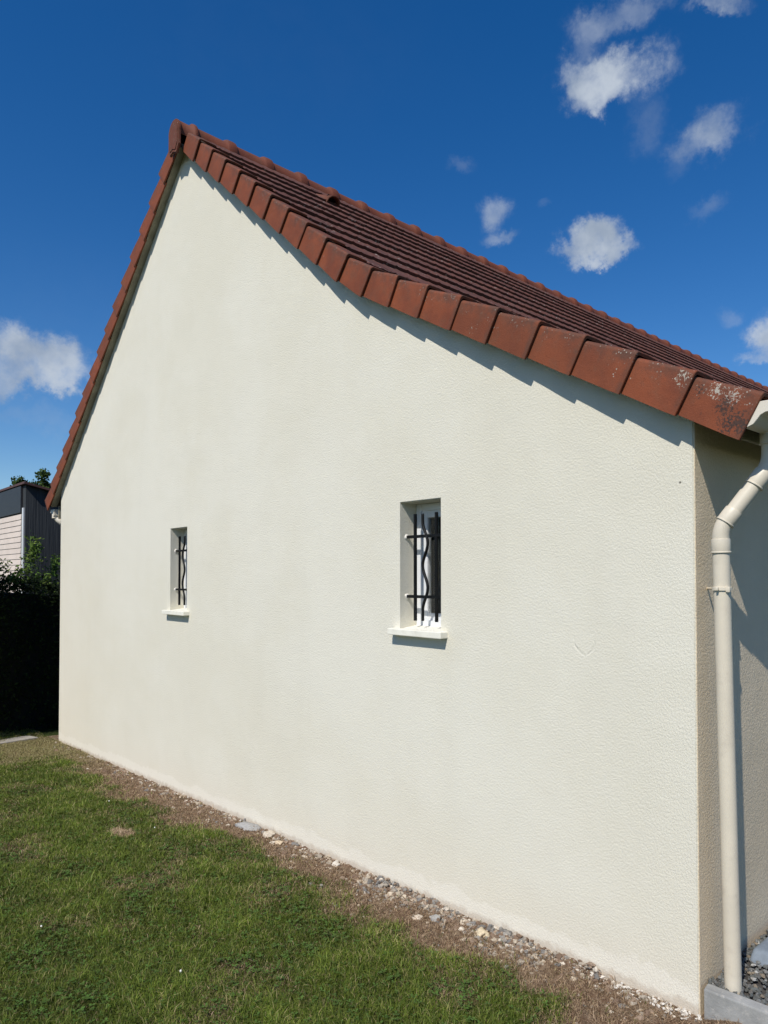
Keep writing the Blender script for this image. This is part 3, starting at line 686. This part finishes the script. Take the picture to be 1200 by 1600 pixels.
# clover and plantain leaves scattered in the lawn
def leaves(n, seed):
    x, y = sample(n, (-4.2, -.35), (-.6, 8.)); ok, z = visible(x, y, .1); keep = ok & (rng.random(n) < np.clip((3.4 / z) ** 1.5, 0, 1)); x, y = x[keep], y[keep]
    cl = lk(CGr, x, y); k = (rng.random(len(x)) < .18 + np.clip(-cl, 0, 1) * 1.2) & (lk(DG, x, y) < .35); x, y = x[k], y[k]
    V = []; Fc = []; C = []
    for a, b in zip(x, y):
        h = float(lk(HG, np.array([a]), np.array([b]))[0]) + random.uniform(.012, .036); s = random.uniform(.0045, .0095); az = random.uniform(0, 6.28)
        br = random.uniform(.75, 1.3); col = (.080 * br, .15 * br, .026 * br, 1)
        for q in range(3):
            t = az + q * 2.09; ti = random.uniform(-.1, .5); i0 = len(V)
            for (u, w) in ((0, 0), (.9, -.62), (1.65, -.55), (1.85, 0), (1.65, .55), (.9, .62)):
                V.append((a + s * (u * math.cos(t) - w * math.sin(t)), b + s * (u * math.sin(t) + w * math.cos(t)), h + s * u * ti - s * abs(w) * .0)); C.append(col)
            Fc.append((i0, i0 + 1, i0 + 2, i0 + 3)); Fc.append((i0, i0 + 3, i0 + 4, i0 + 5))
    me = bpy.data.meshes.new('c'); me.from_pydata(V, [], Fc); at = me.color_attributes.new('tint', 'FLOAT_COLOR', 'POINT'); at.data.foreach_set('color', np.array(C).reshape(-1)); return me
link('clover', leaves(60000, 4), M_blade, kind='stuff', label='low clover leaves spread through the lawn')

# gravel and soil crumbs in the strip
def rock(seed, sub=1, flat=.7):
    bm = bmesh.new(); bmesh.ops.create_icosphere(bm, subdivisions=sub, radius=1); r = random.Random(seed); o = Vector((seed * 3.1, seed * 1.7, 0))
    for v_ in bm.verts:
        v_.co *= 1 + .75 * noise.noise(v_.co * 1.1 + o) + .38 * noise.noise(v_.co * 2.6 + o); v_.co.z *= flat
    # chip planes
    for k in range(5):
        n_ = Vector((r.uniform(-1, 1), r.uniform(-1, 1), r.uniform(-.6, 1))).normalized(); dd = r.uniform(.6, .85)
        for v_ in bm.verts:
            t = v_.co.dot(n_)
            if t > dd: v_.co -= n_ * (t - dd)
    return bm
RK = []
for s in range(8):
    bm = rock(s, 2); bm.verts.ensure_lookup_table(); RK.append((np.array([v_.co[:] for v_ in bm.verts]), [[v_.index for v_ in f_.verts] for f_ in bm.faces])); bm.free()
def gravel(spots, name):
    VV = []; FF = []; CC = []; n0 = 0
    for (x, y, z, s, col) in spots:
        V, F_ = RK[random.randrange(8)]; e = Matrix.Rotation(random.uniform(0, 6.28), 3, 'Z') @ Matrix.Rotation(random.uniform(-.5, .5), 3, 'X')
        V = (V * np.array([random.uniform(.65, 1.45), random.uniform(.65, 1.15), random.uniform(.6, 1.2)]) * s) @ np.array(e).T + np.array([x, y, z])
        VV.append(V); FF += [[i + n0 for i in f_] for f_ in F_]; CC += [col] * len(V); n0 += len(V)
    me = bpy.data.meshes.new(name); me.from_pydata(np.concatenate(VV).tolist(), [], FF); at = me.color_attributes.new('tint', 'FLOAT_COLOR', 'POINT')
    at.data.foreach_set('color', np.array(CC).reshape(-1)); return me
m, g, p = mat('stone'); M_stone = m
pos = g.n('ShaderNodeNewGeometry').outputs['Position']; tint = g.n('ShaderNodeAttribute', attribute_name='tint').outputs['Color']
c = g.mix(g.m('MULTIPLY', g.ss(g.noise(pos, 90, 5, .7), .35, .7), .5), tint, (.16, .12, .085)); g.put(p.inputs['Base Color'], c)
p.inputs['Roughness'].default_value = .9; p.inputs['Specular IOR Level'].default_value = .2; bump(g, p, g.noise(pos, 220, 4, .7), .003)
PAL = [(.31, .295, .265), (.20, .195, .185), (.42, .365, .29), (.58, .49, .37), (.74, .66, .54), (.34, .25, .18), (.21, .14, .095)]
def gcol(w): 
    c = random.choices(PAL, w)[0]; k = random.uniform(.8, 1.15); return (c[0] * k, c[1] * k, c[2] * k, 1)
sp = []
for _ in range(8200):
    y = abs(random.gauss(0, 1)) * 2.6 + random.uniform(-.1, .3) if random.random() < .5 else random.uniform(0, 9)
    if y > 8.9: continue
    stony = .5 + .5 * dnoise(0, y, 1.6, 60.); core = .55 if .45 < y < 3.2 else .25
    x = -abs(random.gauss(0, .085 + .05 * stony)) - .004
    if x < -.42: continue
    if random.random() > core + .5 * stony: continue
    s = min(.024, .003 + random.expovariate(1) * .0048) * (1 + .25 * (y > 3))
    if .7 < y < 2.4 and random.random() < .38: s = random.uniform(.010, .022)
    grey = 1 if (.7 < y < 2.2) else .25
    heap = max(0, .05 * (1 - abs(x) / .14)) * (1 if .5 < y < 2.6 else .35)
    sp.append((x, y, gz(x, y) + s * .25 + heap * random.random() * max(.1, .75 + 1.1 * dnoise(1., y, 2.3, 5.)) - s * random.uniform(0, .5), s, gcol([3 * grey, 3 * grey, 2.6, 1.5, .9, 3.0, 3.4])))
for _ in range(420):   # broken white render dropped along the foot
    y = random.choice([random.uniform(0, 1.0), random.uniform(0, 6)]); x = -abs(random.gauss(0, .035)) - .003; s = random.uniform(.003, .011)
    sp.append((x, y, gz(x, y) + s * .6 + .012 * random.random(), s, (.78, .73, .64, 1)))
for _ in range(700):   # strays towards the lawn
    y = random.uniform(.1, 5); x = -random.uniform(.15, .75)
    if dry(x, y) < .3: continue
    s = random.uniform(.004, .011); sp.append((x, y, gz(x, y) + s * .3, s, gcol([1, .5, 1, 2, 2, 2, 1])))
link('wall_foot_gravel', gravel(sp, 'gr'), M_stone, kind='stuff', label='loose pebbles and soil crumbs piled against the wall foot')

# single stones one can point to
def stone(x, y, s, sc, col, label, seed):
    bm = rock(seed, 3, .8); bmesh.ops.scale(bm, vec=(s * sc[0], s * sc[1], s * sc[2]), verts=bm.verts); bmesh.ops.rotate(bm, matrix=Matrix.Rotation(seed * 1.3, 3, 'Z'), verts=bm.verts)
    me = bpy.data.meshes.new('stone'); bm.to_mesh(me); bm.free(); at = me.color_attributes.new('tint', 'FLOAT_COLOR', 'POINT')
    at.data.foreach_set('color', [v for _ in me.vertices for v in (*col, 1)])
    o = link('stone', me, M_stone, None, True, label=label, category='stone', group='larger stones lying along the foot of the wall'); o.location = (x, y, gz(x, y) + s * sc[2] * .35); return o
stone(-.075, 3.50, .050, (1, 1, .9), (.66, .58, .46), 'rounded cream stone against the wall foot, just right of the flat grey stone', 11)
stone(-.065, 3.78, .085, (1, 1.3, .4), (.40, .40, .385), 'flat pale grey stone leaning at the wall foot below and right of the left window', 12)
stone(-.10, 3.30, .035, (1.2, 1, .7), (.72, .58, .40), 'small yellowish stone right of the rounded cream stone', 13)
stone(-.06, 2.62, .036, (1, 1, .9), (.72, .66, .56), 'pale round stone at the wall foot left of the grey gravel heap', 14)
stone(-.10, 1.22, .040, (1.2, 1, .75), (.74, .62, .42), 'yellow-cream stone on top of the grey gravel heap', 15)
stone(-.16, 1.52, .036, (1.1, 1, .7), (.40, .39, .36), 'grey angular stone at the lawn side of the gravel heap', 16)
stone(-.23, 1.60, .032, (1.2, .9, .7), (.68, .58, .46), 'pale brownish stone lying lowest beside the grass, left of the grey angular stone', 17)

# white clover flowers
FL = [(-1.62, 1.86, 'white clover flower nearest the bottom edge of the photo'), (-1.98, 2.86, 'white clover flower farthest left in the lawn'),
      (-.72, 4.2, 'white clover flower right of the straw coloured patch'), (-.70, 5.25, 'white clover flower farthest from the viewer, beside the bare strip')]
def flower(x, y, s, label, grp):
    z = gz(x, y) + .012 * dnoise(x, y, 2.2)
    e = empty('clover_flower', (x, y, z), label, 'flower', grp)
    bm = bmesh.new(); tube(bm, [(0, 0, -.003), (.002, 0, .02), (.003, .001, .040)], .0011, 6); link('stem', bm, M_stem, e)
    bm = bmesh.new(); bmesh.ops.create_icosphere(bm, subdivisions=2, radius=s)
    for v_ in bm.verts: v_.co *= 1 + .25 * noise.noise(v_.co * 900); v_.co += Vector((.003, .001, .044))
    link('flower_head', bm, M_petal, e); return e
M_stem = simple('flower_stem', (.09, .16, .04), .7); M_petal = simple('flower_petal', (.80, .78, .70), .7, .1, 300)
for (x, y, l) in FL: flower(x, y, random.uniform(.0045, .006), l, 'white clover flowers dotted over the lawn')

# ------------------------------------------------------------------ gravel bed beside the pipe
KZ = .150
bm = bmesh.new()
quadbox(bm, [(-.006, -.004, -.35), (.050, .002, -.35), (.33, -3.0, -.35), (.275, -3.0, -.35), (-.006, -.004, KZ - .004), (.050, .002, KZ), (.33, -3.0, KZ), (.275, -3.0, KZ - .004)], .006)
ku = link('kerb', bm, M_conc, None, kind='structure', label='grey concrete edging kerb running out from the house corner')
bm = bmesh.new(); n = 40; vv = [[bm.verts.new((.045 + .1 * j + (0 if j else max(0, -.09 * (-.0 + -3 * i / n) - .0)), Y0 - 3.0 * i / n, .118 + .006 * noise.noise(Vector((j * .7, i * .7, 2))))) for j in range(60)] for i in range(n + 1)]
for i in range(n):
    for j in range(59): bm.faces.new((vv[i][j], vv[i][j + 1], vv[i + 1][j + 1], vv[i + 1][j]))
M_bed = simple('bed_soil', (.06, .055, .05), .95, .3, 20, .004, 60)
link('gravel_bed', bm, M_bed, None, kind='structure', label='dark bed inside the concrete edging')
sp = []
for _ in range(3000):
    y = -random.random() ** 1.3 * 1.1 + .01; x = random.uniform(.06, 1.3) + .09 * -y
    s = random.uniform(.006, .014); k = random.uniform(.7, 1.3); c = random.choices([(.10, .115, .115), (.16, .17, .17), (.42, .42, .40), (.24, .2, .15)], [5, 4, .35, .6])[0]
    sp.append((x, y, .126 + s * .5 + random.random() * .012, s, (c[0] * k, c[1] * k, c[2] * k, 1)))
link('bed_gravel', gravel(sp, 'bg'), M_stone, kind='stuff', label='dark grey chippings around the foot of the downpipe')
# low grey-blue block behind the pipe foot
bm = bmesh.new(); quadbox(bm, [(.40, -.20, .13), (1.05, -.20, .13), (1.05, -.03, .13), (.40, -.03, .13), (.45, -.165, .190), (1.0, -.165, .190), (1.0, -.04, .190), (.45, -.04, .190)], .028, 4)
o = link('kerb_block', bm, M_block, None, label='low rounded grey-blue block on the dark chippings behind the downpipe foot', category='concrete block'); smooth_sharp(o, 50)

# slab at the far corner
bm = bmesh.new(); box(bm, -.30, .24, -.14, .14, -.04, .016, .006)
for v_ in bm.verts: v_.co.z += .003 * noise.noise(v_.co * 5)
o = link('paving_slab', bm, M_slab, None, label='flat grey paving slab in the lawn by the far house corner', category='paving slab'); o.location = (-.42, 9.42, gz(-.42, 9.4) + .01); o.rotation_euler = (-.033, .03, .25)

# ------------------------------------------------------------------ planting and outbuilding beyond the far corner
def leafcloud(name, pts_fn, n, size, seed, mt, parent=None, aspect=.55, **tags):
    r = np.random.default_rng(seed); P, Nn = pts_fn(n, r); n = len(P)
    d = Nn + r.normal(0, .75, (n, 3)); d /= np.linalg.norm(d, axis=1)[:, None]
    t = r.normal(0, 1, (n, 3)); t -= (t * d).sum(1)[:, None] * d; t /= np.linalg.norm(t, axis=1)[:, None]; b = np.cross(d, t)
    s = r.uniform(.6, 1.3, n)[:, None] * size
    V = np.zeros((n, 4, 3)); V[:, 0] = P - t * s; V[:, 1] = P + b * s * aspect - d * s * .12; V[:, 2] = P + t * s; V[:, 3] = P - b * s * aspect - d * s * .12
    me = bpy.data.meshes.new(name); me.from_pydata(V.reshape(-1, 3).tolist(), [], (np.arange(n * 4).reshape(n, 4)).tolist())
    c = np.ones((n, 4, 4)); k = r.uniform(.65, 1.35, n)[:, None]; base = np.array(tags.pop('col'))
    base2 = np.array(tags.pop('col2', base)); cc = base + (base2 - base) * (r.random(n) < .25)[:, None]; c[:, :, :3] = (cc * k)[:, None, :]
    at = me.color_attributes.new('tint', 'FLOAT_COLOR', 'POINT'); at.data.foreach_set('color', c.reshape(-1))
    return link(name, me, mt, parent, **tags)
m, g, p = mat('leaf'); M_leaf = m
tint = g.n('ShaderNodeAttribute', attribute_name='tint').outputs['Color']; g.put(p.inputs['Base Color'], tint); p.inputs['Roughness'].default_value = .7; p.inputs['Specular IOR Level'].default_value = .12
tr = g.n('ShaderNodeBsdfTranslucent'); g.put(tr.inputs[0], tint); mx = g.n('ShaderNodeMixShader'); mx.inputs[0].default_value = .2; g.put(mx.inputs[1], p.outputs[0]); g.put(mx.inputs[2], tr.outputs[0])
for nd in g.t.nodes:
    if nd.type == 'OUTPUT_MATERIAL': g.put(nd.inputs[0], mx.outputs[0])
M_bark = simple('bark', (.09, .07, .05), .9, .3, 12, .006, 30, .1)

def hedge_y(x): return 9.45 if x < -1.15 else 10.26  # unseen left end steps forward so its shade reaches the visible face
def hedge_h(x, y):   # top height; tall left end, out of view, is added to shade the rest
    t = max(0., min(1., (-.85 - x) / .3)); return 1.92 + .15 * noise.noise(Vector((x * 2.3, y * 2, 4))) + 1.35 * t * t * (3 - 2 * t)
he = empty('hedge', (0, 10.5, gz(0, 10.5)), 'dense dark leafy hedge filling the gap left of the far house corner', 'hedge')
he.location = (0, 0, 0)
bm = bmesh.new()
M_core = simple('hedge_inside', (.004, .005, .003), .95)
xs_ = np.arange(-3.6, 2.61, .2)
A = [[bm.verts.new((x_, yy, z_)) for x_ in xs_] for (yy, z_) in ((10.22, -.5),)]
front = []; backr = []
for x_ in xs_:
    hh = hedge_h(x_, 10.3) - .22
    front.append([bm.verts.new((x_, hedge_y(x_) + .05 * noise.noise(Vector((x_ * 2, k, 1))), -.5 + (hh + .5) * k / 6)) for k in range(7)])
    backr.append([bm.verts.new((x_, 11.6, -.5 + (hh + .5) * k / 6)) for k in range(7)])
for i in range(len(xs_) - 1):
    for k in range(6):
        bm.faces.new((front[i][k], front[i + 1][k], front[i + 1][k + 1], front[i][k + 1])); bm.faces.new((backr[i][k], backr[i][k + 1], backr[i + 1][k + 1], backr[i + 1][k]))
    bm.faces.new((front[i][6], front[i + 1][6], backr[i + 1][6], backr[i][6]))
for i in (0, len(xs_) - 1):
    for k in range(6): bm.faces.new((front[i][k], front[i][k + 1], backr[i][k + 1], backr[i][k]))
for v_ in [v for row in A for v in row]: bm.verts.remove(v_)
link('shade_core', bm, M_core, he)  # solid near-black core, the shade between the leaves put into its colour
def hedge_pts(n, r):
    x = r.uniform(-3.7, 2.6, n); f_ = r.random(n); h = np.array([hedge_h(a, 10.3) for a in x])
    z = -.35 + (h + .35) * r.random(n) ** .85; fy = np.array([hedge_y(a) for a in x]); y = fy - .10 + r.normal(0, .06, n) + .12 * np.array([noise.noise(Vector((a * 2.2, b * 2.2, 9))) for a, b in zip(x, z)])
    top_ = f_ < .38; y = np.where(top_, r.uniform(0, 1, n) * (11.6 - fy) + fy - .1, y); z = np.where(top_, h - .06 + r.normal(0, .09, n), z)
    N = np.where(top_[:, None], np.array([0, -.4, 1.]), np.array([0, -1, .35])); return np.stack([x, y, z], 1), N
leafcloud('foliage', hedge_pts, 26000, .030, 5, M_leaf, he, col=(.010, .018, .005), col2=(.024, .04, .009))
def shoot_pts(n, r):
    c = [(.02, 10.3, 2.60, .07), (.0, 10.35, 2.35, .10), (-.05, 10.4, 2.15, .16), (.33, 10.35, 2.16, .07), (.36, 10.4, 2.30, .04), (-.25, 10.3, 2.05, .10), (.2, 10.3, 2.02, .12), (-.45, 10.4, 2.2, .12), (.04, 10.3, 2.48, .06)]
    P = []
    for _ in range(n):
        a = c[r.integers(len(c))]; P.append((a[0] + r.normal(0, a[3] * .7), a[1] + r.normal(0, .08), a[2] - abs(r.normal(0, .1)) + r.normal(0, .05)))
    return np.array(P), np.tile(np.array([-.3, -.4, .8]), (n, 1))
leafcloud('young_shoots', shoot_pts, 900, .030, 6, M_leaf, he, col=(.085, .145, .028), col2=(.14, .19, .04))

# outbuilding
ob = empty('outbuilding', (0.9, 14, gz(0, 14)), 'outbuilding with pale front and dark slate grey side wall, behind the hedge', 'outbuilding')
ob.location = (0, 0, 0)
m, g, p = mat('dark_cladding'); M_clad = m
pos = g.n('ShaderNodeNewGeometry').outputs['Position']
c = g.mix(g.ss(g.noise(g.v('MULTIPLY', pos, (9, 9, .5)), 1.6, 5, .6), .3, .7), (.024, .028, .031), (.042, .046, .048)); g.put(p.inputs['Base Color'], c); p.inputs['Roughness'].default_value = .8
bump(g, p, g.noise(g.v('MULTIPLY', pos, (14, 14, .6)), 2, 4), .012)
M_cream = simple('cream_shutter', (.68, .58, .50), .7, .06, 3, .001, 40, .2)
M_band = simple('dark_band', (.025, .025, .03), .5)
M_rust = simple('roof_edge_metal', (.09, .04, .032), .6, .25, 6)
BX, BY = .88, 14.0; HT = 3.84
bm = bmesh.new(); quadbox(bm, [(BX, BY, -.8), (5.2, BY, -.8), (5.2, BY + 6, -.8), (BX, BY + 6, -.8), (BX, BY, HT), (5.2, BY, HT - .95), (5.2, BY + 6, HT - .95), (BX, BY + 6, HT)]); link('side_wall', bm, M_clad, ob)
bm = bmesh.new()
for k in range(12): z0 = 1.9 + .115 * k; quadbox(bm, [(BX - .03, BY + .22, z0), (BX - .002, BY + .22, z0), (BX - .002, BY + 5.6, z0), (BX - .03, BY + 5.6, z0), (BX - .018, BY + .22, z0 + .112), (BX - .002, BY + .22, z0 + .112), (BX - .002, BY + 5.6, z0 + .112), (BX - .018, BY + 5.6, z0 + .112)])
box(bm, BX - .012, BX - .003, BY + .2, BY + 5.62, -.6, 1.9)
link('front_panel', bm, M_cream, ob)
bm = bmesh.new(); box(bm, BX - .03, BX - .001, BY + .06, BY + .14, -.6, HT - .45, .004); link('corner_trim', bm, M_frame, ob)
bm = bmesh.new(); box(bm, BX - .045, BX - .0015, BY + .19, BY + 5.7, 3.30, HT - .0, .004); link('top_band', bm, M_band, ob)  # dark band across the top of the front
bm = bmesh.new(); quadbox(bm, [(BX - .06, BY - .12, HT + .02), (5.4, BY - .12, HT - .98), (5.4, BY + 6.2, HT - .98), (BX - .06, BY + 6.2, HT + .02), (BX - .06, BY - .12, HT + .065), (5.4, BY - .12, HT - .94), (5.4, BY + 6.2, HT - .94), (BX - .06, BY + 6.2, HT + .065)]); link('roof', bm, M_rust, ob)

# tree behind the outbuilding
tr_ = empty('tree', (4.85, 26, gz(4, 20)), 'green leafy tree rising behind the dark outbuilding', 'tree')
bm = bmesh.new(); tube(bm, [(0, 0, -.3), (.05, 0, 1.5), (-.05, .1, 3), (.1, 0, 4.3)], [.16, .13, .10, .06], 10)
for q in range(9):
    a = q * .75; tube(bm, [(0, .05, 2.2 + q * .2), (.6 * math.cos(a), .6 * math.sin(a), 3.2 + q * .2), (1.3 * math.cos(a), 1.3 * math.sin(a), 3.9 + q * .22)], [.06, .04, .015], 6)
link('trunk', bm, M_bark, tr_)
cl = []
rr = random.Random(3)
for _ in range(34): a = rr.uniform(0, 6.28); q = rr.uniform(0, 1.7); cl.append((q * math.cos(a), q * math.sin(a), rr.uniform(3.2, 5.9) - q * .35, rr.uniform(.22, .42)))
cl += [(-1.0, 0, 5.75, .3), (-.2, 0, 6.15, .28), (.5, 0, 5.95, .3), (-.6, -.3, 5.6, .35)]
def tree_pts(n, r):
    i = r.integers(len(cl), size=n); c = np.array(cl)[i]; d = r.normal(0, 1, (n, 3)); d /= np.linalg.norm(d, axis=1)[:, None]
    return c[:, :3] + d * c[:, 3:4] * r.random((n, 1)) ** .45, d
leafcloud('crown', tree_pts, 9000, .065, 8, M_leaf, tr_, col=(.045, .075, .018), col2=(.085, .13, .03))

S.render.engine = 'CYCLES'
S.cycles.max_bounces = 8
